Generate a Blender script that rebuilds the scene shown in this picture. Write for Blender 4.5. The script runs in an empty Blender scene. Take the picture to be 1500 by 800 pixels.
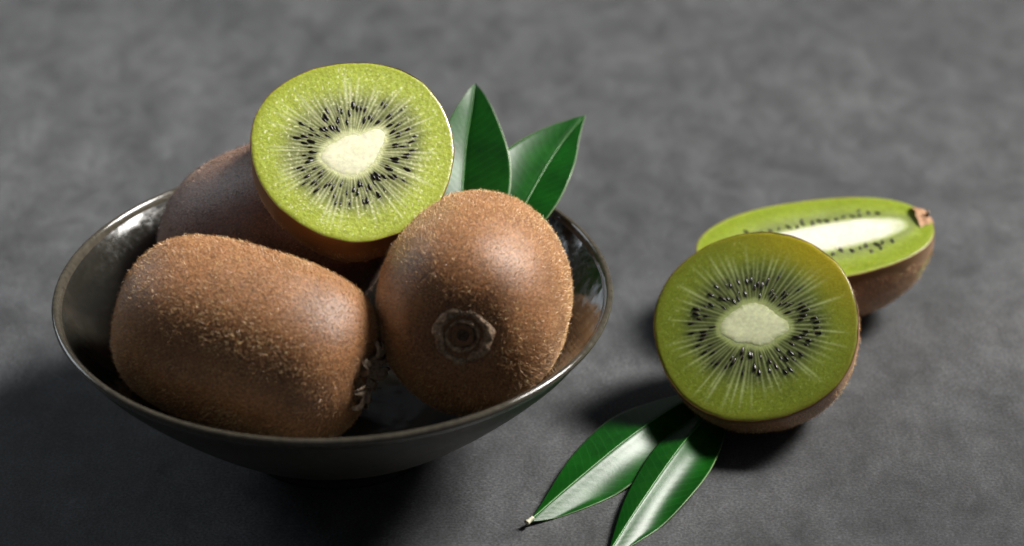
import bpy, math, random
import numpy as np
from mathutils import Vector, Matrix

random.seed(7)
rng = np.random.default_rng(11)
CM = 0.01
sc = bpy.context.scene
C = bpy.context.collection

# ------------------------------------------------------------------ camera
T = math.radians(30)
DIST = 70.0                                    # cm, camera to the table point it aims at
cam_data = bpy.data.cameras.new('camera')
cam = bpy.data.objects.new('camera', cam_data)
C.objects.link(cam)
cam.location = (0, -DIST*math.cos(T)*CM, DIST*math.sin(T)*CM)
cam.rotation_euler = (math.radians(60), 0, 0)
cam_data.lens = 85
cam_data.sensor_width = 36
cam_data.clip_start = 0.01
cam_data.clip_end = 20
cam_data.dof.use_dof = True
cam_data.dof.focus_distance = 0.60
cam_data.dof.aperture_fstop = 9
sc.camera = cam

# ------------------------------------------------------------------ world and lamps
w = bpy.data.worlds.new('World'); sc.world = w; w.use_nodes = True
bg = w.node_tree.nodes['Background']
bg.inputs[0].default_value = (0.88, 0.93, 1.0, 1)
bg.inputs[1].default_value = 0.075

def area(name, loc, target, size, size_y, power, color, spread=180):
    l = bpy.data.lights.new(name, 'AREA'); l.shape = 'RECTANGLE'
    l.size = size*CM; l.size_y = size_y*CM; l.energy = power; l.color = color
    l.spread = math.radians(spread)
    o = bpy.data.objects.new(name, l); C.objects.link(o)
    o.location = Vector(loc)*CM
    d = (Vector(target)-Vector(loc))
    o.rotation_euler = d.to_track_quat('-Z', 'Y').to_euler()
    return o
area('window_light', (88, 50, 94), (1, 13, 0), 66, 66, 4.0, (1.0, 0.965, 0.92), 26)
area('back_light', (-84, 46, 50), (-4, 0, 3), 50, 36, 1.0, (0.84, 0.93, 1.0), 110)

sc.view_settings.view_transform = 'Standard'
sc.view_settings.look = 'None'
sc.view_settings.exposure = 0
sc.view_settings.gamma = 1
sc.view_settings.use_curve_mapping = False
sc.cycles.use_denoising = True
sc.cycles.max_bounces = 10

# ------------------------------------------------------------------ node helpers
class NT:
    def __init__(s, name):
        s.m = bpy.data.materials.new(name); s.m.use_nodes = True
        s.t = s.m.node_tree; s.b = s.t.nodes['Principled BSDF']
        s.tc = s.t.nodes.new('ShaderNodeTexCoord')
        mp = s.t.nodes.new('ShaderNodeMapping'); mp.inputs['Scale'].default_value = (100, 100, 100)
        s.t.links.new(s.tc.outputs['Object'], mp.inputs['Vector'])
        s.co = mp.outputs[0]                    # object coordinates in centimetres
    def link(s, a, b): s.t.links.new(a, b)
    def scaled(s, v):
        mp = s.t.nodes.new('ShaderNodeMapping'); mp.inputs['Scale'].default_value = v
        s.link(s.co, mp.inputs['Vector']); return mp.outputs[0]
    def noise(s, scale, detail=4, rough=.55, co=None, dist=0):
        n = s.t.nodes.new('ShaderNodeTexNoise'); n.inputs['Scale'].default_value = scale
        n.inputs['Detail'].default_value = detail; n.inputs['Roughness'].default_value = rough
        n.inputs['Distortion'].default_value = dist
        s.link(co or s.co, n.inputs['Vector']); return n.outputs['Fac']
    def voronoi(s, scale, feature='F1', co=None):
        n = s.t.nodes.new('ShaderNodeTexVoronoi'); n.feature = feature
        n.inputs['Scale'].default_value = scale
        s.link(co or s.co, n.inputs['Vector']); return n.outputs['Distance']
    def ramp(s, fac, stops):
        r = s.t.nodes.new('ShaderNodeValToRGB'); e = r.color_ramp.elements
        while len(e) < len(stops): e.new(0.5)
        for el, (p, c) in zip(e, stops):
            el.position = p; el.color = (c, c, c, 1) if isinstance(c, (int, float)) else (*c, 1)
        s.link(fac, r.inputs[0]); return r.outputs[0]
    def mix(s, fac, a, b, mode='MIX'):
        n = s.t.nodes.new('ShaderNodeMix'); n.data_type = 'RGBA'; n.blend_type = mode
        for sock, v in ((n.inputs[0], fac), (n.inputs[6], a), (n.inputs[7], b)):
            if isinstance(v, bpy.types.NodeSocket): s.link(v, sock)
            elif isinstance(v, (int, float)): sock.default_value = v if sock == n.inputs[0] else (v, v, v, 1)
            else: sock.default_value = (*v, 1)
        return n.outputs[2]
    def math(s, op, a, b=0.0):
        n = s.t.nodes.new('ShaderNodeMath'); n.operation = op
        for sock, v in ((n.inputs[0], a), (n.inputs[1], b)):
            if isinstance(v, bpy.types.NodeSocket): s.link(v, sock)
            else: sock.default_value = v
        return n.outputs[0]
    def attr(s, name):
        n = s.t.nodes.new('ShaderNodeAttribute'); n.attribute_name = name; return n
    def bump(s, h, strength, dist_cm, prev=None):
        n = s.t.nodes.new('ShaderNodeBump'); n.inputs['Strength'].default_value = strength
        n.inputs['Distance'].default_value = dist_cm*CM
        s.link(h, n.inputs['Height'])
        if prev is not None: s.link(prev, n.inputs['Normal'])
        return n.outputs[0]
    def set(s, **k):
        for key, v in k.items():
            sock = s.b.inputs[key.replace('_', ' ')]
            if isinstance(v, bpy.types.NodeSocket): s.link(v, sock)
            else: sock.default_value = (*v, 1) if isinstance(v, tuple) and len(v) == 3 and sock.type == 'RGBA' else v
        return s

# ------------------------------------------------------------------ materials
def mat_table():
    n = NT('dark_slate')
    iso = n.scaled((1, .62, 1))
    big = n.noise(0.10, 8, .66, co=iso, dist=.5)
    mid = n.noise(.8, 12, .82, co=iso, dist=.4)
    fine = n.noise(14, 3, .6)
    streak = n.noise(.45, 6, .7, co=n.scaled((1, .5, 1)), dist=1.0)
    col = n.ramp(big, [(.3, (.036, .038, .041)), (.5, (.052, .054, .057)), (.7, (.074, .076, .079))])
    col = n.mix(.75, col, n.ramp(mid, [(.32, .40), (.5, .98), (.68, 1.65)]), 'MULTIPLY')
    col = n.mix(.45, col, n.ramp(streak, [(.3, .70), (.5, 1.0), (.72, 1.25)]), 'MULTIPLY')
    col = n.mix(.65, col, n.ramp(fine, [(.34, .36), (.5, 1.0), (.66, 1.75)]), 'MULTIPLY')
    sp = n.voronoi(4.2)
    col = n.mix(n.ramp(sp, [(.03, .35), (.08, 0.0)]), col, (.11, .11, .115))
    cr = n.noise(.35, 5, .6, dist=1.2)
    col = n.mix(n.ramp(cr, [(.493, 0.0), (.5, .28), (.507, 0.0)]), col, (.03, .03, .032))
    pit = n.voronoi(2.7, co=n.scaled((1, 1, 1)))
    col = n.mix(n.ramp(pit, [(.05, .55), (.11, 0.0)]), col, (.022, .022, .024))
    scr = n.voronoi(.55, 'DISTANCE_TO_EDGE', co=n.scaled((.35, 2.2, 1)))
    col = n.mix(n.math('MULTIPLY', n.ramp(scr, [(.0, .5), (.012, 0.0)]), n.ramp(mid, [(.5, 0.0), (.62, 1.0)])), col, (.12, .125, .13))
    rough = n.ramp(mid, [(.3, .50), (.7, .66)])
    b = n.bump(mid, .18, .04); b = n.bump(fine, .4, .015, b)
    n.set(Base_Color=col, Roughness=rough, Normal=b, Specular_IOR_Level=.42)
    return n.m

def mat_glaze(rim=False, rough=0.0):
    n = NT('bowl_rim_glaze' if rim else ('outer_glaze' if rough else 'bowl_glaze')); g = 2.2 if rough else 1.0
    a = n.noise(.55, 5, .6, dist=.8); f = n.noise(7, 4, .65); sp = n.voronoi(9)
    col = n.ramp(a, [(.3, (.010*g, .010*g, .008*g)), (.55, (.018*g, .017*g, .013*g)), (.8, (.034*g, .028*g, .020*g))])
    col = n.mix(n.ramp(sp, [(.06, .5), (.14, 0.0)]), col, (.012, .009, .007))
    if rim:
        col = n.mix(n.ramp(f, [(.35, 0.35), (.70, .75)]), col, (.092, .080, .060))
    dimple = n.voronoi(2.6, 'SMOOTH_F1', n.scaled((1, 1, 1.6)))
    b = n.bump(dimple, .22 if not rim else .10, .05)
    b = n.bump(f, .18, .012, b)
    n.set(Base_Color=col, Roughness=n.ramp(f, [(.35, .09+rough), (.7, .19+rough)]), Normal=b, Specular_IOR_Level=.5 if (rough or rim) else .85)
    return n.m

def mat_skin(name, base, dark, light):
    n = NT(name)
    a = n.noise(.7, 4, .6); f = n.noise(16, 4, .7); g = n.noise(38, 2, .6)
    col = n.ramp(a, [(.3, dark), (.6, base), (.85, light)])
    col = n.mix(.8, col, n.ramp(f, [(.34, .28), (.5, 1.0), (.68, 1.85)]), 'MULTIPLY')
    # smooth bare rind towards the cut edge, driven by a mesh attribute
    at = n.attr('bare')
    col = n.mix(at.outputs['Fac'], col, (.150, .068, .016))
    h = n.math('MULTIPLY', f, n.math('SUBTRACT', 1.0, n.math('MULTIPLY', at.outputs['Fac'], .8)))
    b = n.bump(h, .55, .03); b = n.bump(g, .3, .012, b)
    n.set(Base_Color=col, Roughness=n.math('SUBTRACT', .46, n.math('MULTIPLY', at.outputs['Fac'], .02)), Normal=b,
          Specular_IOR_Level=n.math('SUBTRACT', .7, n.math('MULTIPLY', at.outputs['Fac'], .45)), Sheen_Weight=.15, Sheen_Roughness=.5, Sheen_Tint=(1, .82, .62))
    return n.m

def mat_fuzz(name, lo, hi):
    n = NT(name)
    at = n.attr('tone')
    col = n.ramp(at.outputs['Fac'], [(0, lo), (.7, hi), (1, tuple(min(1, c*1.7) for c in hi))])
    n.set(Base_Color=col, Roughness=.42, Specular_IOR_Level=.7, Transmission_Weight=0.0,
          Subsurface_Weight=0.0)
    return n.m

def mat_flesh(name, rough, bump, bumpdist, cell, sss=.45, sparkle=0.0):
    n = NT(name)
    at = n.attr('Col'); col = at.outputs['Color']
    f = n.noise(cell, 3, .6); g = n.voronoi(cell*.55)
    col = n.mix(.5, col, n.ramp(f, [(.3, .72), (.5, 1.0), (.7, 1.3)]), 'MULTIPLY')
    b = n.bump(f, bump, bumpdist); b = n.bump(g, bump*.8, bumpdist, b)
    n.set(Base_Color=col, Roughness=rough, Normal=b, Specular_IOR_Level=.5, Coat_Weight=sparkle, Coat_Roughness=.12,
          Subsurface_Weight=sss, Subsurface_Radius=(.55, .75, .22), Subsurface_Scale=.0028)
    n.m.node_tree.nodes['Principled BSDF'].subsurface_method = 'RANDOM_WALK'
    return n.m

def mat_seed():
    n = NT('seed_black')
    f = n.noise(20, 2, .5)
    n.set(Base_Color=n.ramp(f, [(.3, (.006, .004, .003)), (.7, (.022, .014, .010))]), Roughness=.3, Specular_IOR_Level=.5)
    return n.m

def mat_leaf():
    n = NT('waxy_leaf')
    a = n.noise(1.3, 6, .65); f = n.noise(9, 3, .6)
    at = n.attr('across')        # 0 at midrib, 1 at margin
    al = n.attr('along')
    vein = n.t.nodes.new('ShaderNodeMath'); vein.operation = 'SINE'
    ph = n.math('ADD', n.math('MULTIPLY', al.outputs['Fac'], 150.0), n.math('MULTIPLY', at.outputs['Fac'], -18.0))
    ph = n.math('ADD', ph, n.math('MULTIPLY', a, 6.0))
    n.link(ph, vein.inputs[0])
    col = n.ramp(a, [(.3, (.002, .040, .002)), (.55, (.003, .062, .003)), (.85, (.010, .095, .006))])
    col = n.mix(n.ramp(vein.outputs[0], [(.86, 0.0), (1.0, .26)]), col, (.020, .13, .020))
    col = n.mix(n.ramp(at.outputs['Fac'], [(.965, 0.0), (.99, .6)]), col, (.17, .26, .10))
    b = n.bump(vein.outputs[0], .05, .005); b = n.bump(f, .22, .010, b)
    n.set(Base_Color=col, Roughness=.36, Normal=b, Specular_IOR_Level=.30, Coat_Weight=.0, Coat_Roughness=.2)
    return n.m

def mat_simple(name, lo, hi, rough=.6, scale=8, bump=.4):
    n = NT(name); f = n.noise(scale, 4, .6)
    n.set(Base_Color=n.ramp(f, [(.3, lo), (.7, hi)]), Roughness=rough, Normal=n.bump(f, bump, .03))
    return n.m

M = dict(
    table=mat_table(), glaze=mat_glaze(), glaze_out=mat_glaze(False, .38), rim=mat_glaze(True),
    skin=mat_skin('fuzzy_brown_skin', (.310, .136, .048), (.185, .078, .027), (.420, .200, .078)),
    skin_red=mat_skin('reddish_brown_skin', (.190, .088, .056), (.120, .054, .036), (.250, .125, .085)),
    fuzz=mat_fuzz('golden_fuzz', (.36, .17, .058), (.86, .53, .25)),
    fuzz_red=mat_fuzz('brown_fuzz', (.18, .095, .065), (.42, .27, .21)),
    flesh_wet=mat_flesh('wet_green_flesh', .26, .45, .022, 15, .40, .4),
    flesh=mat_flesh('green_flesh', .36, .15, .02, 20, .55, .10),
    flesh_long=mat_flesh('pale_green_flesh', .30, .35, .03, 14, .5, .2),
    core=mat_flesh('cream_core', .42, .06, .008, 9, .35, 0.0),
    seed=mat_seed(), leaf=mat_leaf(),
    midrib=mat_simple('pale_midrib', (.020, .11, .014), (.05, .18, .03), .4),
    petiole=mat_simple('petiole_tan', (.34, .33, .22), (.62, .60, .46), .5),
    sepal=mat_simple('dry_sepal', (.16, .105, .065), (.50, .39, .28), .7, 14, .8),
    scar=mat_simple('stem_scar', (.026, .014, .008), (.16, .095, .055), .7, 12, .9),
    nub=mat_simple('torn_orange_skin', (.20, .085, .030), (.52, .29, .14), .65, 9, .9),
    ring=mat_simple('calyx_bark', (.110, .060, .032), (.62, .43, .28), .65, 11, .9),
)

# ------------------------------------------------------------------ numpy noise (object space, cm)
_perm = np.random.default_rng(3).random((64, 64, 64))
def vnoise(p, scale=1.0):
    q = np.asarray(p)*scale + 1000.37
    i = np.floor(q).astype(int); f = q-i; f = f*f*(3-2*f); i &= 63; j = (i+1) & 63
    x0, y0, z0 = i[..., 0], i[..., 1], i[..., 2]; x1, y1, z1 = j[..., 0], j[..., 1], j[..., 2]
    fx, fy, fz = f[..., 0], f[..., 1], f[..., 2]
    def L(a, b, t): return a+(b-a)*t
    return L(L(L(_perm[x0, y0, z0], _perm[x1, y0, z0], fx), L(_perm[x0, y1, z0], _perm[x1, y1, z0], fx), fy),
             L(L(_perm[x0, y0, z1], _perm[x1, y0, z1], fx), L(_perm[x0, y1, z1], _perm[x1, y1, z1], fx), fy), fz)*2-1
def fbm(p, scale, oct=3):
    s = 0; a = 1
    for k in range(oct): s = s+a*vnoise(np.asarray(p)+17*k, scale*2**k); a *= .5
    return s/1.75

# ------------------------------------------------------------------ mesh / object helpers (centimetres in, metres out)
def mesh(name, V, F, mat, smooth=True, attrs=None, cols=None):
    V = np.asarray(V, float)*CM
    me = bpy.data.meshes.new(name)
    F = np.asarray(F) if not isinstance(F, list) else F
    if isinstance(F, np.ndarray):
        k = F.shape[1]; nf = len(F)
        me.vertices.add(len(V)); me.vertices.foreach_set('co', V.ravel())
        me.loops.add(nf*k); me.loops.foreach_set('vertex_index', F.ravel().astype(np.int32))
        me.polygons.add(nf); me.polygons.foreach_set('loop_start', np.arange(0, nf*k, k, dtype=np.int32))
        me.update(calc_edges=True)
    else:
        me.from_pydata([tuple(v) for v in V], [], F); me.update()
    if smooth: me.polygons.foreach_set('use_smooth', np.ones(len(me.polygons), bool))
    for an, av in (attrs or {}).items():
        a = me.attributes.new(an, 'FLOAT', 'POINT'); a.data.foreach_set('value', np.asarray(av, np.float32))
    if cols is not None:
        a = me.attributes.new('Col', 'FLOAT_COLOR', 'POINT')
        cc = np.ones((len(V), 4), np.float32); cc[:, :3] = np.clip(cols, 0, 1)
        a.data.foreach_set('color', cc.ravel())
    me.materials.append(mat)
    return me

def obj(name, me, parent=None, **props):
    o = bpy.data.objects.new(name, me); C.objects.link(o)
    if parent is not None: o.parent = parent
    for k, v in props.items(): o[k] = v
    return o

def thing(name, loc, label, cat, group=None):
    o = bpy.data.objects.new(name, None); C.objects.link(o)
    o.empty_display_size = .02
    o.location = Vector(loc)*CM; o['label'] = label; o['category'] = cat
    if group: o['group'] = group
    return o

def frame(axis, hint):
    """3x3 with columns x (hint-like), y, z = axis"""
    z = np.array(axis, float); z /= np.linalg.norm(z)
    x = np.array(hint, float); x -= z*(x@z); x /= np.linalg.norm(x)
    return np.stack([x, np.cross(z, x), z], 1)

def grid_faces(nr, nc, wrap=True):
    i = np.arange(nr-1)[:, None]; j = np.arange(nc if wrap else nc-1)[None, :]; j2 = (j+1) % nc
    return np.stack([i*nc+j, i*nc+j2, (i+1)*nc+j2, (i+1)*nc+j], -1).reshape(-1, 4)

def lathe(prof, seg=224):
    prof = np.array(prof); th = np.linspace(0, 2*np.pi, seg, endpoint=False)
    V = np.stack([prof[:, 0][:, None]*np.cos(th), prof[:, 0][:, None]*np.sin(th), prof[:, 1][:, None]+0*th], -1)
    return V.reshape(-1, 3), grid_faces(len(prof), seg)[:, ::-1]

def smooth_prof(pts, n=12):
    pts = np.array(pts, float); out = []
    P = np.vstack([2*pts[0]-pts[1], pts, 2*pts[-1]-pts[-2]])
    for i in range(1, len(P)-2):
        for t in np.linspace(0, 1, n, endpoint=False):
            a, b, c, d = P[i-1], P[i], P[i+1], P[i+2]
            out.append(.5*((2*b)+(-a+c)*t+(2*a-5*b+4*c-d)*t*t+(-a+3*b-3*c+d)*t**3))
    out.append(pts[-1]); return np.array(out)

# ------------------------------------------------------------------ fuzz: thousands of short tapered hairs in one mesh
def fuzz_mesh(name, P, N, n, mat, lean, lmin=.035, lmax=.17, width=.0062, seed=0):
    """P, N: quads' corner arrays (nf,4,3) positions / normals; lean: (3,) grain direction"""
    r = np.random.default_rng(seed)
    A = np.linalg.norm(np.cross(P[:, 2]-P[:, 0], P[:, 3]-P[:, 1]), axis=1); pr = A/A.sum()
    f = r.choice(len(P), n, p=pr); u = r.random(n)[:, None]; v = r.random(n)[:, None]
    def bil(Q): return (Q[f, 0]*(1-u)+Q[f, 1]*u)*(1-v)+(Q[f, 3]*(1-u)+Q[f, 2]*u)*v
    p = bil(P); nn = bil(N); nn /= np.linalg.norm(nn, axis=1)[:, None]
    g = np.array(lean, float)[None, :]+r.normal(0, .55, (n, 3)); g -= nn*(g*nn).sum(1)[:, None]
    d = nn*(.30+.55*r.random((n, 1)))+g*.75; d /= np.linalg.norm(d, axis=1)[:, None]
    clump = .65+.5*(vnoise(p, 5.0)*.5+.5)
    L = (lmin+(lmax-lmin)*r.random(n)**2.6)*clump
    s = np.cross(d, r.normal(0, 1, (n, 3))); s /= np.linalg.norm(s, axis=1)[:, None]
    W = (width*(.6+.8*r.random(n)))[:, None]
    base = p-nn*.004
    mid = base+d*(L*.55)[:, None]
    tip = base+(d*.9+nn*.05-0.25*nn*r.random((n, 1)))*L[:, None]
    V = np.stack([base-s*W*.5, base+s*W*.5, mid+s*W*.4, tip, mid-s*W*.4], 1).reshape(-1, 3)
    b = np.arange(n)[:, None]*5
    Ft = np.concatenate([b+np.array([[0, 1, 2]]), b+np.array([[0, 2, 4]]), b+np.array([[4, 2, 3]])], 0)
    tone = np.repeat(np.clip(r.random(n)**1.3*.9+.15*vnoise(p, 1.2), 0, 1), 5)
    return mesh(name, V, Ft, mat, False, {'tone': tone})

def grid_normals(G):
    """G (nr,nc,3), wrapped in nc"""
    du = np.gradient(G, axis=0); dv = np.roll(G, -1, 1)-np.roll(G, 1, 1)
    n = np.cross(du, dv); l = np.linalg.norm(n, axis=2)[..., None]; n = n/np.maximum(l, 1e-9); return n

# ------------------------------------------------------------------ calyx (dry ring, scar and sepals) in a frame at the stem end
def calyx(root, pos, Fm, base, rad, spread, seed, count=6, sep_len=.42, lift=.5, inner=False):
    r = random.Random(seed)
    Fm = np.asarray(Fm)
    def W(p): return (np.asarray(p) @ Fm.T)+np.asarray(pos)-np.asarray(base)
    # ragged raised ring
    nt, nm = 96, 12
    th = np.linspace(0, 2*np.pi, nt, endpoint=False); ph = np.linspace(0, 2*np.pi, nm, endpoint=False)
    TH, PH = np.meshgrid(th, ph, indexing='ij')
    rr = rad*(1+.06*np.sin(3*TH+1)+.04*np.sin(7*TH)); mr = .105*(1+.35*np.sin(2*TH+2)+.14*np.sin(11*TH))
    V = np.stack([(rr+mr*np.cos(PH))*np.cos(TH), (rr+mr*np.cos(PH))*np.sin(TH), .02+mr*1.1*np.sin(PH)], -1).reshape(-1, 3)
    V += .02*np.stack([vnoise(V, 9), vnoise(V+5, 9), vnoise(V+9, 9)], -1)
    i = np.arange(nt)[:, None]; j = np.arange(nm)[None, :]
    Fq = np.stack([i*nm+j, ((i+1) % nt)*nm+j, ((i+1) % nt)*nm+(j+1) % nm, i*nm+(j+1) % nm], -1).reshape(-1, 4)
    obj('calyx_ring', mesh('calyx_ring', W(V), Fq, M['ring']), root)
    if inner:
        rr = rad*.62*(1+.05*np.sin(2*TH+1)); mr = .045*(1+.5*np.sin(TH*2-.5)+.2*np.sin(9*TH))
        V = np.stack([(rr+mr*np.cos(PH))*np.cos(TH), (rr+mr*np.cos(PH))*np.sin(TH), .03+mr*1.5*np.sin(PH)], -1).reshape(-1, 3)
        V += .015*np.stack([vnoise(V, 9), vnoise(V+5, 9), vnoise(V+9, 9)], -1)
        obj('calyx_ring', mesh('calyx_ring', W(V), Fq, M['ring']), root)
    # scar: dished disc with a small inner ring
    pr = [(0.001, -.01), (.05, .015), (.10, .03), (.145, .0), (.17, -.05), (.22, -.045), (.27, .005), (.31, .01), (.36, -.08), (.45, -.10), (rad, -.03)]
    V, Fq = lathe(smooth_prof(pr, 4), 48)
    V[:, 2] += .022*vnoise(V, 8)
    obj('stem_scar', mesh('stem_scar', W(V), Fq[:, ::-1], M['scar']), root)
    # sepals: curled dry flakes
    for k in range(count):
        a = 2*math.pi*(k+r.uniform(-.22, .22))/count
        Ls = sep_len*r.uniform(.7, 1.25); wd = r.uniform(.13, .23)*(1 if sep_len > .4 else .7)
        nu, nv = 9, 7; G = []
        for u in np.linspace(0, 1, nu):
            for v in np.linspace(-1, 1, nv):
                wv = wd*(1-.55*u**2)*(1+.22*math.sin(9*u+k*2+v*3))
                curl = lift*(math.sin(u*2.4)*.42)-.14*u*(1-spread)
                rad_u = rad*.86+Ls*u*spread+.03*math.sin(6*u+k)
                tz = .04+curl*Ls+.05*v*v+.03*math.sin(5*v+3*u+k)
                G.append((rad_u, wv*v, tz))
        G = np.array(G); ca, sa = math.cos(a), math.sin(a)
        V = np.stack([G[:, 0]*ca-G[:, 1]*sa, G[:, 0]*sa+G[:, 1]*ca, G[:, 2]], -1)
        me = mesh('sepal', W(V), grid_faces(nu, nv, False), M['sepal'])
        o = obj('sepal', me, root)
        s = o.modifiers.new('thick', 'SOLIDIFY'); s.thickness = .00022

# ------------------------------------------------------------------ whole kiwi
def whole_kiwi(label, center, axis, hint, L, R, R2, e, base_z, skin, fuzz, n_hair, seed, calyx_kw=None, dimple=.22):
    Fm = frame(axis, hint)                       # z = towards stem end
    base = np.array([center[0], center[1], base_z])
    root = thing('kiwi_fruit', base, label, 'kiwi', 'whole kiwis in the bowl')
    nr, nc = 110, 160
    ph = np.linspace(0.0005, np.pi-.0005, nr); th = np.linspace(0, 2*np.pi, nc, endpoint=False)
    PH, TH = np.meshgrid(ph, th, indexing='ij')
    s, c = np.sin(PH), np.cos(PH)
    z = L*np.sign(c)*np.abs(c)**(e*1.05); rad = s**e
    x = R*rad*np.cos(TH); y = R2*rad*np.sin(TH)
    rr = np.hypot(x, y)
    z = z-dimple*np.exp(-(rr/.62)**2)*(c > 0)-.12*np.exp(-(rr/.4)**2)*(c < 0)*-1
    G = np.stack([x, y, z], -1)
    k = 1+.030*fbm(G+seed*7, .32, 2)+.006*vnoise(G, 1.6)
    G = G*k[..., None]
    Wd = G @ Fm.T+np.array(center)-base
    N = grid_normals(Wd); ctr = np.array(center)-base
    if (N*(Wd-ctr)).sum() < 0: N = -N
    N[:2] = Fm[:, 2]; N[-2:] = -Fm[:, 2]
    Fq = grid_faces(nr, nc)
    V = Wd.reshape(-1, 3)
    tri = V[Fq[5000]]; fn = np.cross(tri[1]-tri[0], tri[2]-tri[0])
    if fn @ (tri.mean(0)-ctr) < 0: Fq = Fq[:, ::-1]
    obj('skin', mesh('skin', V, Fq, M[skin], attrs={'bare': np.zeros(len(V))}), root)
    NV = N.reshape(-1, 3)
    keep = np.ones(len(Fq), bool)
    if calyx_kw: keep = (np.hypot(G.reshape(-1, 3)[Fq][..., 0].mean(1), G.reshape(-1, 3)[Fq][..., 1].mean(1)) > .5) | (G.reshape(-1, 3)[Fq][..., 2].mean(1) < 0)
    Fh = Fq[keep]
    o = obj('fuzz', fuzz_mesh('fuzz', V[Fh], NV[Fh], n_hair, M[fuzz], -Fm[:, 2], seed=seed), root, kind='stuff')
    if calyx_kw:
        pos = np.array(center)+Fm[:, 2]*(L-dimple+.01)
        calyx(root, pos, Fm, base, seed=seed, **calyx_kw)
    return root

# ------------------------------------------------------------------ cut faces
def lerp(a, b, t): return a+(b-a)*np.clip(t, 0, 1)[..., None]
def sm(x, a, b):
    t = np.clip((x-a)/(b-a), 0, 1); return t*t*(3-2*t)
def c3(*v): return np.array(v, float)

def face_colours(X, Y, u, TH, rays, pal, seedzone, seeds=(), fleck=.35, sk=.80):
    """u = 0 at the core edge, 1 at the rind"""
    rho = np.hypot(X, Y); P = np.stack([X, Y, 0*X], -1)
    inner, outer, edge, dark, ray = pal
    col = lerp(inner[None], outer[None], sm(u, .15, .85))
    th_n = np.stack([np.cos(TH)*9, np.sin(TH)*9, rho*.9], -1)
    fib = fbm(th_n, 1.6, 3)
    col = col*(1+.22*fib*sm(1-u, 0, .7))[..., None]
    best = np.zeros_like(u)
    for (a, Ln, wd, I) in rays:
        d = np.abs((TH-a+np.pi) % (2*np.pi)-np.pi)*rho
        best = np.maximum(best, I*np.exp(-(d/(wd*(1+.9*u)))**2)*(1-sm(u, Ln*.55, Ln)))
    s0, s1 = seedzone
    dz = sm(u, s0-.08, s0+.06)*(1-sm(u, s1-.12, s1+.22))
    dz = dz*(.85+.25*fib)
    col = lerp(col, dark[None], dz*.86)
    best *= 1
    streak = np.zeros_like(u)
    m = (rho < rho.max()*.80)
    for (sx, sy, ang, s_, dz_) in seeds:
        dx, dy = X[m]-sx, Y[m]-sy; a_ = math.atan2(sy, sx) if abs(math.cos(ang)) > .0 else ang
        q = dx*math.cos(a_)+dy*math.sin(a_); w_ = -dx*math.sin(a_)+dy*math.cos(a_)
        streak[m] = np.maximum(streak[m], np.exp(-(q/.20)**2-(w_/.044)**2))
    col = lerp(col, ray[None], best*(1-.38*dz))
    col = lerp(col, (dark*.45)[None], streak*sk)
    halo = 1-sm(u, .0, .10)
    col = lerp(col, (ray*1.02)[None], halo*.75)
    # mottled cells, paler flecks and rim
    cell = vnoise(P, 16); cell2 = vnoise(P+31, 27)
    col = col*(1+.16*cell*sm(u, .2, .7)+.10*cell2)[..., None]
    fl = sm(vnoise(P+77, 21)+.35*vnoise(P+7, 37), .35, .85)*sm(u, .12, .5)
    col = lerp(col, (ray*1.25)[None], fl*fleck)
    patch = fbm(P+9, .55, 2)
    col = col*(1+.14*patch)[..., None]
    col = lerp(col, edge[None], sm(u, .86, .985)*.8)
    return np.clip(col, .002, 1)

def seed_mesh(name='seed'):
    nr, nc = 7, 8
    ph = np.linspace(.001, np.pi-.001, nr); th = np.linspace(0, 2*np.pi, nc, endpoint=False)
    PH, TH = np.meshgrid(ph, th, indexing='ij')
    x = .108*np.cos(PH); r = np.sin(PH)**.85*(1-.28*np.cos(PH))
    return mesh(name, np.stack([x, r*.055*np.cos(TH), r*.045*np.sin(TH)], -1).reshape(-1, 3), grid_faces(nr, nc), M['seed'])
SEED = seed_mesh()

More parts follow.
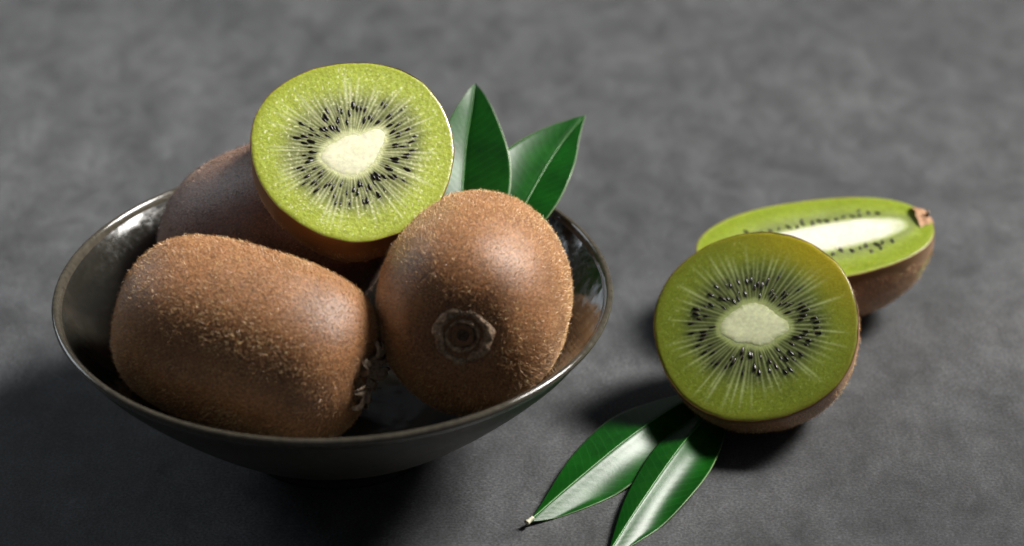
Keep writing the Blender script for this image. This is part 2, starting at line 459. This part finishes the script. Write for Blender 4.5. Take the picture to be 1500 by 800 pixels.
def cut_kiwi(label, center, normal, hint, Rf, coref, depth, pw, base_z, rays, seeds, pal, seedzone, fleshmat,
             n_hair, seed, skin='skin', fuzz='fuzz', bare_w=.35, core_dark=None, backlit_rim=None, group='halved kiwis',
             calyx_at=None, core_h=.012, dome=.0, fleck=.25):
    Fm = frame(normal, hint); center = np.array(center, float)
    base = np.array([center[0], center[1], base_z])
    root = thing('kiwi_half', base, label, 'kiwi half', group)
    off = center-base
    nt = 720; th = np.linspace(0, 2*np.pi, nt, endpoint=False)
    Rt = Rf(th); rc = coref(th)
    # ---- flesh: closed body, fine grid on the cut face
    us = np.concatenate([np.linspace(0, 1, 26)[:-1]*0, []]) if False else None
    inner_n, outer_n = 14, 96
    fr = np.linspace(.02, 1, inner_n)[:-1]
    rho = np.concatenate([fr[:, None]*rc[None], rc[None]+(Rt-.018-rc)[None]*np.linspace(0, 1, outer_n)[:, None]], 0)
    u = np.concatenate([np.zeros((inner_n-1, nt)), np.repeat(np.linspace(0, 1, outer_n)[:, None], nt, 1)], 0)
    TH = np.repeat(th[None], len(rho), 0)
    X, Y = rho*np.cos(TH), rho*np.sin(TH)
    Z = dome*(1-(rho/Rt[None])**2)-.018*np.clip((u-.95)/.05, 0, 1)**2
    P = np.stack([X, Y, 0*X], -1)
    Z = Z+.012*fbm(P+3, 1.1, 2)
    cols = face_colours(X, Y, u, TH, rays, pal, seedzone, seeds, fleck, .80 if fleck != .2 else .35)
    if backlit_rim is not None:  # backlight glowing through one side of the rim, painted into the flesh colour
        ya, yw, yc = backlit_rim
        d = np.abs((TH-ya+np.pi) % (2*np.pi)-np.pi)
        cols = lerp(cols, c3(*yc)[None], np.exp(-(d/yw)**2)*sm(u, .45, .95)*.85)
    G = np.stack([X, Y, Z], -1)
    ph = np.linspace(0, 1, 26)[1:]*np.pi/2
    hull = np.stack([(Rt-.018)[None]*(np.cos(ph)**pw)[:, None]*np.cos(th)[None],
                     (Rt-.018)[None]*(np.cos(ph)**pw)[:, None]*np.sin(th)[None],
                     -.05-(depth-.1)*(np.sin(ph)**.9)[:, None]+0*th[None]], -1)
    hull[-1, :, :2] *= 0
    Gall = np.concatenate([G, hull], 0)
    call = np.concatenate([cols, np.repeat(cols[-1:], len(hull), 0)], 0)
    V = (Gall.reshape(-1, 3) @ Fm.T)+off
    Fq = grid_faces(len(Gall), nt)[:, :]
    # orient outward (face normal = +Fm z)
    t = V[Fq[nt*40]]; nn = np.cross(t[1]-t[0], t[2]-t[0])
    if nn @ Fm[:, 2] < 0: Fq = Fq[:, ::-1]
    fl = obj('flesh', mesh('flesh', V, Fq, M[fleshmat], cols=call.reshape(-1, 3)), root)
    # ---- core: thin cream lens a hair proud of the flesh
    nc_ = 30; k = np.linspace(.01, 1.0, nc_)
    rr = k[:, None]*(rc*1.05)[None]
    X2, Y2 = rr*np.cos(th)[None], rr*np.sin(th)[None]; P2 = np.stack([X2, Y2, 0*X2], -1)
    Z2 = dome*(1-(rr/Rt[None])**2)+(core_h*(1-k**4)+.005-.022*k**14)[:, None]+.012*fbm(P2+3, 1.1, 2)
    Z2 = Z2-.02*(k[:, None] > .999)
    pale = c3(.78, .77, .54) if core_dark is None else c3(*core_dark)
    cc = pale[None, None]*(1+.09*fbm(P2+55, 3, 2)+.10*fbm(P2*np.array([.35, 2.2, 1])+9, 3, 3))[..., None]
    thn = np.stack([np.cos(th)*10, np.sin(th)*10, 0*th], -1); fb = vnoise(thn, 2.2)[None]
    edge = sm(k[:, None]+.10*fb, .74, 1.0)
    cc = lerp(cc, pal[4][None], edge*.9)
    cap = np.stack([X2, Y2, Z2], -1)
    capb = cap[::-1]*np.array([1, 1, 0])+np.array([0, 0, -.12]); capb = capb[1:]
    Ga = np.concatenate([cap, capb], 0); cca = np.concatenate([cc, cc[::-1][1:]], 0)
    Vc = (Ga.reshape(-1, 3) @ Fm.T)+off; Fc = grid_faces(len(Ga), nt)
    t = Vc[Fc[nt*15]]; nn = np.cross(t[1]-t[0], t[2]-t[0])
    if nn @ Fm[:, 2] < 0: Fc = Fc[:, ::-1]
    obj('core', mesh('core', Vc, Fc, M['core'], cols=cca.reshape(-1, 3)), root)
    # ---- seeds
    for (sx, sy, ang, sc_, dz) in seeds:
        o = bpy.data.objects.new('seed', SEED); C.objects.link(o); o.parent = root
        zz = dome*(1-(math.hypot(sx, sy)/2.4)**2)+dz
        pl = (Fm @ np.array([sx, sy, zz]))+off
        tilt = random.uniform(-.25, .25)
        Rm = Matrix(Fm.tolist()) @ Matrix.Rotation(ang, 3, 'Z') @ Matrix.Rotation(tilt, 3, 'Y')
        o.matrix_local = Matrix.Translation(Vector(pl)*CM) @ Rm.to_4x4() @ Matrix.Diagonal((1.3*sc_*random.uniform(.85, 1.15), sc_*random.uniform(.68, .98), sc_, 1))
    # ---- skin: hull with a thin rolled edge round the face
    ns = 90
    ph = np.linspace(0, 1, ns)*np.pi/2
    edge_z = -.010+.020*fbm(np.stack([np.cos(th)*3, np.sin(th)*3, 0*th+seed], -1), 3.0, 3)
    lip = np.stack([(Rt-.030)*np.cos(th), (Rt-.030)*np.sin(th), 0*th-.045], -1)[None]
    lip2 = np.stack([(Rt-.012)*np.cos(th), (Rt-.012)*np.sin(th), edge_z], -1)[None]
    body = np.stack([Rt[None]*(np.cos(ph)**pw)[:, None]*np.cos(th)[None], Rt[None]*(np.cos(ph)**pw)[:, None]*np.sin(th)[None],
                     -.02-depth*(np.sin(ph)**.9)[:, None]+0*th[None]], -1)
    body[-1, :, :2] *= 0
    lump = 1+(.018*fbm(body+seed*5, .35, 2)*sm(-body[..., 2], 0, .8))
    body = body*lump[..., None]
    B = np.concatenate([lip, lip2, body], 0)[:, ::3]     # 240 columns are enough here
    V = (B.reshape(-1, 3) @ Fm.T)+off; Fq = grid_faces(len(B), 240)
    t = V[Fq[240*40]]; nn = np.cross(t[1]-t[0], t[2]-t[0])
    inside = off-Fm[:, 2]*depth*.3
    if nn @ (t.mean(0)-inside) < 0: Fq = Fq[:, ::-1]
    zz = B[..., 2]
    bw = bare_w*(1+.5*vnoise(np.stack([B[..., 0], B[..., 1], 0*zz], -1), 2.0))
    bare = 1-sm(-zz, bw*.3, bw)
    obj('skin', mesh('skin', V, Fq, M[skin], attrs={'bare': bare.reshape(-1)}), root)
    N = grid_normals(V.reshape(B.shape))
    if (N*(V.reshape(B.shape)-inside)).sum() < 0: N = -N
    NV = N.reshape(-1, 3); Fh = Fq[(bare.reshape(-1)[Fq].mean(1) < .75)]
    obj('fuzz', fuzz_mesh('fuzz', V[Fh], NV[Fh], n_hair, M[fuzz], -Fm[:, 2], lmin=.035, lmax=.16, seed=seed), root, kind='stuff')
    return root, Fm, off

def make_rays(n, seed, L=(.5, .9), I=(.35, .95), wd=(.022, .042)):
    r = random.Random(seed); out = []
    for k in range(n):
        out.append(((k+r.uniform(-.25, .25))*2*math.pi/n, r.uniform(*L), r.uniform(*wd), r.uniform(*I)))
    return out

def ring_seeds(rays, Rf, coref, zone, seed, p=.95, sc=(.55, .88)):
    r = random.Random(seed); out = []
    for k in range(len(rays)):
        a0 = rays[k][0]; a1 = rays[(k+1) % len(rays)][0]
        if a1 < a0: a1 += 2*math.pi
        a = (a0+a1)/2
        us = []
        if r.random() < p: us.append(r.uniform(zone[0], zone[1]))
        if r.random() < .62:
            q = r.uniform(zone[0], zone[1])
            if not us or abs(q-us[0]) > .12: us.append(q)
        for u in us:
            at = np.array([a]); R_ = float(Rf(at)[0]); c_ = float(coref(at)[0]); rho = c_+(R_-c_)*u
            out.append((rho*math.cos(a), rho*math.sin(a), a+r.uniform(-.22, .22)+(math.pi if r.random() < 2 else 0),
                        r.uniform(*sc), r.uniform(-.020, .006)))
    return out

# ------------------------------------------------------------------ leaves
def leaf(label, pts, side, nrm, wl, wr, fold_l, fold_r, bend=.0, seed=0, petiole=True, group=None, wave=.03, wpow=(.75, .9), wl_pts=None):
    """pts: centreline in cm from the stalk to the tip; fold > 0 lifts that half towards nrm, < 0 drops it"""
    cl = smooth_prof(pts, 14); n = len(cl)
    s = np.concatenate([[0], np.cumsum(np.linalg.norm(np.diff(cl, axis=0), axis=1))]); Lt = s[-1]; t = s/Lt
    base = np.array([cl[0][0], cl[0][1], min(p[2] for p in cl)])
    root = thing('leaf', base, label, 'leaf', group)
    tan = np.gradient(cl, axis=0); tan /= np.linalg.norm(tan, axis=1)[:, None]
    sd = np.array(side, float)[None]-tan*(tan @ np.array(side, float))[:, None]; sd /= np.linalg.norm(sd, axis=1)[:, None]
    nm = np.cross(sd, tan)
    if (nm @ np.array(nrm, float)).sum() < 0: nm = -nm
    def prof(p0):
        q = np.sin(np.pi*np.clip(t, 0, 1)**p0)**wpow[1]; q[0] = .03; q[-1] = 0; return q
    wpl = prof(wpow[0]); wpr = prof(wpow[2] if len(wpow) > 2 else wpow[0])
    m = 14; rows = []; ac = []; al = []
    for j in range(-m, m+1):
        v = j/m; a = abs(v)
        W_ = (wl if v < 0 else wr); fo = math.radians(fold_l if v < 0 else fold_r)
        wprof = wpl if v < 0 else wpr; be = bend if np.isscalar(bend) else bend[0 if v < 0 else 1]
        d = a*W_*wprof
        lift = np.sin(fo)*d + be*(d**2) + wave*np.sin(t*17+seed+(2 if v < 0 else 0))*a*a*wprof
        x = np.cos(fo)*d*(1 if v > 0 else -1)
        rows.append(cl+sd*x[:, None]+nm*(lift-.02*np.exp(-(d/.06)**2))[:, None]-base)
        ac.append(np.full(n, a)); al.append(t)
    V = np.array(rows).reshape(-1, 3); V[:, 2] = np.maximum(V[:, 2], .03-base[2])
    Fq = grid_faces(2*m+1, n, False)
    tq = V[Fq[len(Fq)//2]]; nn = np.cross(tq[1]-tq[0], tq[2]-tq[0])
    if nn @ np.array(nrm, float) < 0: Fq = Fq[:, ::-1]
    o = obj('blade', mesh('blade', V, Fq, M['leaf'], attrs={'across': np.array(ac).ravel(), 'along': np.array(al).ravel()}), root)
    sol = o.modifiers.new('thick', 'SOLIDIFY'); sol.thickness = .00028; sol.offset = -1
    # midrib: slim tapered tube
    def tube(name, path, rad, mat, lift):
        nv = 8; Vt = []
        tg = np.gradient(path, axis=0); tg /= np.linalg.norm(tg, axis=1)[:, None]
        for p, r_, q, nn_ in zip(path, rad, tg, lift):
            b = np.cross(q, nn_); b /= np.linalg.norm(b)
            for k in range(nv):
                a = 2*math.pi*k/nv; Vt.append(p+b*math.cos(a)*r_+nn_*math.sin(a)*r_-base)
        Fs = grid_faces(len(path), nv)
        F_ = [tuple(f) for f in Fs]+[tuple(range(nv))[::-1], tuple(len(path)*nv-nv+k for k in range(nv))]
        return obj(name, mesh(name, np.array(Vt), F_, mat), root)
    tube('midrib', cl[:-2]-nm[:-2]*.012, np.linspace(.032, .012, n-2), M['midrib'], nm[:-2])
    if petiole:
        d0 = -tan[0]; pp = np.array([cl[0]-tan[0]*(-.15), cl[0]+d0*.03, cl[0]+d0*.10+nm[0]*.01])
        tube('petiole', smooth_prof(pp, 5), np.linspace(.050, .080, 11), M['petiole'], np.repeat(nm[:1], 11, 0))
    return root

# ================================================================== THE PLACE
# table: one slab
V = [(-160, -75, 0), (160, -75, 0), (160, 190, 0), (-160, 190, 0), (-160, -75, -4), (160, -75, -4), (160, 190, -4), (-160, 190, -4)]
tb = obj('tabletop', mesh('tabletop', V, [(0, 1, 2, 3), (7, 6, 5, 4), (0, 4, 5, 1), (1, 5, 6, 2), (2, 6, 7, 3), (3, 7, 4, 0)], M['table'], False))
tb['kind'] = 'structure'

# ------------------------------------------------------------------ bowl
BX, BY = -4.46, -8.34
bowl = thing('bowl', (BX, BY, 0), 'dark olive-grey glazed ceramic bowl with flared sides heaped with kiwis', 'bowl')
wall_out = [(2.62, .42), (3.2, .78), (4.3, 1.55), (5.5, 2.62), (6.4, 3.55), (6.80, 4.12)]
wall_in = [(6.74, 4.30), (6.3, 3.83), (5.7, 3.25), (5.0, 2.63), (4.0, 1.83), (2.8, 1.16), (1.5, .86), (0.01, .80)]
rim_p = [(6.80, 4.12), (6.90, 4.22), (6.97, 4.32), (6.985, 4.40), (6.94, 4.455), (6.86, 4.46), (6.79, 4.39), (6.74, 4.30)]
foot_p = [(0.01, .45), (1.9, .42), (2.15, .30), (2.22, .04), (2.30, .0), (2.50, .0), (2.56, .05), (2.55, .25), (2.62, .42)]
def ridged(V, amp, f):
    r = np.hypot(V[:, 0], V[:, 1]); th = np.arctan2(V[:, 1], V[:, 0])
    k = amp*np.sin(r*f+.5*np.sin(th*2))+.018*vnoise(V, .6)
    V[:, 2] += k; return V
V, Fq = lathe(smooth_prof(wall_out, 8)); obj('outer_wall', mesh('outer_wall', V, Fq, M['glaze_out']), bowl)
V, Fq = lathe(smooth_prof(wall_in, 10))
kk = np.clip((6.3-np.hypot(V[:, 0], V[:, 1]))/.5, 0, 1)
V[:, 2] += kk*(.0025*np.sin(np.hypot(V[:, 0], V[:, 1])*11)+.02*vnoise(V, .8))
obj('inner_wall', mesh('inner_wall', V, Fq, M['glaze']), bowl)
V, Fq = lathe(smooth_prof(rim_p, 5)); obj('rim', mesh('rim', V, Fq, M['rim']), bowl)
V, Fq = lathe(smooth_prof(foot_p, 5)); obj('foot', mesh('foot', V, Fq, M['glaze']), bowl)

# view-aligned helper vectors, used only to state directions compactly
RX = np.array([1, 0, 0.]); UP = np.array([0, math.sin(T), math.cos(T)]); BK = np.array([0, -math.cos(T), math.sin(T)])
def D3(a, b, c): v = RX*a+UP*b+BK*c; return v/np.linalg.norm(v)

# ------------------------------------------------------------------ whole kiwis
whole_kiwi('large barrel-shaped brown kiwi lying on its side at the front left of the bowl',
           (-6.44, -10.6, 4.22), D3(3.15, -.95, .75), (0, 0, 1), 3.18, 2.28, 2.28, .66, 1.9, 'skin', 'fuzz', 95000, 1,
           dict(rad=.50, spread=.80, count=10, sep_len=.66, lift=1.1))
whole_kiwi('round brown kiwi with its stem end facing the viewer, at the right of the bowl',
           (-.93, -9.15, 4.5), D3(-.075, -.26, .95), (1, 0, 0), 3.12, 2.37, 2.58, .71, 2.0, 'skin', 'fuzz', 95000, 2,
           dict(rad=.60, inner=True, spread=.80, count=11, sep_len=.17, lift=.02), dimple=.13)
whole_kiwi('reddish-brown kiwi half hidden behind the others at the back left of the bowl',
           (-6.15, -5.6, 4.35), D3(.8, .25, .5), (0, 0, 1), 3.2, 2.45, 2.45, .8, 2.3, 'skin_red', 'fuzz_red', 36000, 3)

# ------------------------------------------------------------------ halves
def outline(pts, rough=1.0):
    """smooth closed radial outline through measured points (cm)"""
    pts = sorted(pts, key=lambda p: math.atan2(p[1], p[0]))
    a = np.array([math.atan2(y, x) for x, y in pts]); r = np.array([math.hypot(x, y) for x, y in pts])
    a = np.concatenate([a-2*np.pi, a, a+2*np.pi]); r = np.tile(r, 3)
    ts = np.linspace(-2*np.pi, 2*np.pi, 721)
    q = np.interp(ts, a, r); k = np.exp(-np.linspace(-2, 2, 27)**2); k /= k.sum()
    q = np.convolve(np.pad(q, 13, mode='edge'), k, 'valid')
    def f(th):
        t = (np.asarray(th)+np.pi) % (2*np.pi)-np.pi
        return np.interp(t, ts, q)*(1+rough*(.025*np.sin(9*t+1)*np.cos(4*t)+.012*np.sin(23*t)))
    return f
def ell(a, b, rot=0, wob=(), p=2.0):
    def f(th):
        t = th-rot
        r = (np.abs(np.cos(t)/a)**p+np.abs(np.sin(t)/b)**p)**(-1/p)
        for (k, am, phs) in wob: r = r*(1+am*np.cos(k*th+phs))
        return r
    return f
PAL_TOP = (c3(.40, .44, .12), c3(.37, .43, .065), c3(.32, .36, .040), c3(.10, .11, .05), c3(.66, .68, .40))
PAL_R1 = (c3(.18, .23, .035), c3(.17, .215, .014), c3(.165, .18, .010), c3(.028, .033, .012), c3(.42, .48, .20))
PAL_R2 = (c3(.27, .33, .07), c3(.21, .27, .018), c3(.28, .33, .05), c3(.17, .20, .06), c3(.42, .47, .24))

rt = outline([(-2.52, .32), (-2.28, 1.21), (-1.57, 1.99), (-.71, 2.44), (.14, 2.6), (1.14, 2.52), (1.84, 2.12), (2.28, 1.47), (2.55, .63), (2.52, -.34),
              (2.28, -1.15), (1.7, -1.89), (1.0, -2.3), (.14, -2.55), (-.71, -2.38), (-1.42, -1.97), (-2.07, -1.32), (-2.41, -.58)], .1)
ct = outline([(-.78, -.26), (-.36, .24), (.2, .46), (.81, .77), (.66, .05), (.36, -.48), (-.07, -.69), (-.5, -.5)])
rays = make_rays(82, 21, (.55, 1.0), (.45, 1.0), (.014, .026))
cut_kiwi('bright juicy green kiwi half resting on top of the kiwis in the bowl', (-4.0, -6.93, 7.5), D3(.17, .50, 1), (1, 0, 0),
         rt, ct, 3.0, .82, 4.4, rays, ring_seeds(rays, rt, ct, (.12, .46), 5), PAL_TOP, (.06, .50), 'flesh_wet', 12000, 31, bare_w=1.1, fleck=.7)

r1 = outline([(-2.58, .36), (-2.33, 1.25), (-1.63, 2.06), (-.79, 2.5), (.05, 2.64), (.89, 2.54), (1.67, 2.14), (2.3, 1.49), (2.61, .69), (2.68, -.2),
              (2.51, -1.09), (2.16, -1.73), (1.32, -2.34), (.26, -2.62), (-.79, -2.54), (-1.56, -2.14), (-2.12, -1.49), (-2.47, -.6)], .1)
c1 = outline([(-.92, -.08), (-.5, .42), (-.09, .64), (.23, .58), (.61, .24), (.99, -.18), (.61, -.4), (-.16, -.49), (-.65, -.32)])
rays = make_rays(74, 22, (.60, 1.05), (.45, 1.0), (.014, .026))
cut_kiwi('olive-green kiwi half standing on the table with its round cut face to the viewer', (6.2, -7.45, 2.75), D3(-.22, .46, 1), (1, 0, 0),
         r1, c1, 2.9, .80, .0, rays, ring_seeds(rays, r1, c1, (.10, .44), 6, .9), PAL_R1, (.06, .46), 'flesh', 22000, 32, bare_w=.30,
         backlit_rim=(.85, .75, (.42, .34, .010)), core_dark=(.70, .73, .46))

r2 = ell(3.35, 2.14, 0, ((2, .0, 1), (3, .015, 0)), p=2.25)
c2 = ell(2.55, .68, 0, ((1, .05, 0),), p=2.3)
rays = make_rays(90, 23, (.3, .6), (.1, .35))
sd = []
rr_ = random.Random(9)
for sgn in (1, -1):
    x = -1.7
    while x < 2.15:
        sd.append((x, sgn*(.86+rr_.uniform(-.06, .07)-.03*x*x*.5), math.pi/2+rr_.uniform(-.5, .5), rr_.uniform(.75, .95), rr_.uniform(.0, .02)))
        if rr_.random() < .12: sd.append((x+.05, sgn*(1.07+rr_.uniform(-.04, .05)-.03*x*x*.5), math.pi/2+rr_.uniform(-.5, .5), rr_.uniform(.8, 1.0), rr_.uniform(-.02, .01)))
        x += rr_.uniform(.17, .30)
root, Fm, off = cut_kiwi('pale green kiwi half cut lengthwise, lying face up behind the upright half', (8.35, -2.2, 2.35), (-.07, -.03, 1), (1, .22, .07),
         r2, c2, 2.25, .72, .0, rays, sd, PAL_R2, (.10, .32), 'flesh_long', 32000, 33, bare_w=.6, fleck=.2, core_dark=(.68, .67, .55))
# dried stalk nub on the right end
V, Fq = lathe(smooth_prof([(0.01, .22), (.18, .26), (.33, .22), (.44, .08), (.50, -.18)], 4), 32)
V = V*np.array([.9, 1.45, 1.05])+.08*np.stack([vnoise(V, 5), vnoise(V+3, 5), vnoise(V+8, 5)], -1)
A = frame(Fm[:, 0], Fm[:, 2]); pos = Fm @ np.array([3.20, .22, -.30])+off
obj('stem_end', mesh('stem_end', V @ A.T+pos, Fq, M['nub']), root)
for k in range(3):
    a = k*2.1+.3; nu, nv = 7, 5
    G = np.array([(.22+.30*u_, .10*v_*(1-.5*u_), .14+.06*math.sin(2.3*u_)-.05*v_*v_) for u_ in np.linspace(0, 1, nu) for v_ in np.linspace(-1, 1, nv)])
    Vs = np.stack([G[:, 0]*math.cos(a)-G[:, 1]*math.sin(a), G[:, 0]*math.sin(a)+G[:, 1]*math.cos(a), G[:, 2]], -1)
    o = obj('sepal', mesh('sepal', Vs @ A.T+pos, grid_faces(nu, nv, False), M['sepal']), root)
    s_ = o.modifiers.new('thick', 'SOLIDIFY'); s_.thickness = .0002

# ------------------------------------------------------------------ leaves
leaf('glossy dark green leaf lying on the table with its pale stalk end nearest the bowl',
     [(.42, -12.41, .16), (1.5, -11.1, .36), (3.0, -9.3, .55), (4.35, -7.6, .42), (5.3, -6.5, .20)],
     (.77, -.64, 0), (0, 0, 1), 1.16, 1.28, -14, -40, (0, .26), 1, wpow=(1.25, .95, .92), group='leaves on the table')
leaf('glossy dark green leaf on the table pointing out of the bottom of the picture',
     [(2.30, -13.75, .16), (3.05, -12.2, .38), (4.2, -9.9, .58), (5.1, -8.1, .42), (5.75, -6.9, .22)],
     (.90, -.44, 0), (0, 0, 1), .76, 1.38, -22, -46, (0, .40), 2, wpow=(1.1, .95, .95), group='leaves on the table')
leaf('glossy green leaf standing upright in the bowl directly behind the top kiwi half',
     [(-1.3, -6.2, 3.1), (-1.34, -5.0, 4.4), (-1.26, -3.3, 5.55), (-1.08, -2.1, 6.4), (-1.0, -1.5, 6.79)],
     (1, 0, 0), (0, -.6, .8), .85, 1.34, 27, 16, .0, 3, petiole=False, wpow=(.95, .85), group='leaves in the bowl')
leaf('slender pointed green leaf leaning right in the bowl behind the round kiwi',
     [(-.5, -6.2, 3.2), (.06, -5.1, 4.35), (.70, -3.7, 5.0), (1.34, -2.4, 5.45), (1.98, -1.5, 5.84)],
     (.9, -.4, 0), (0, -.6, .8), 1.20, .88, 4, 6, (.26, .0), 4, petiole=False, wpow=(1.0, .95), group='leaves in the bowl')
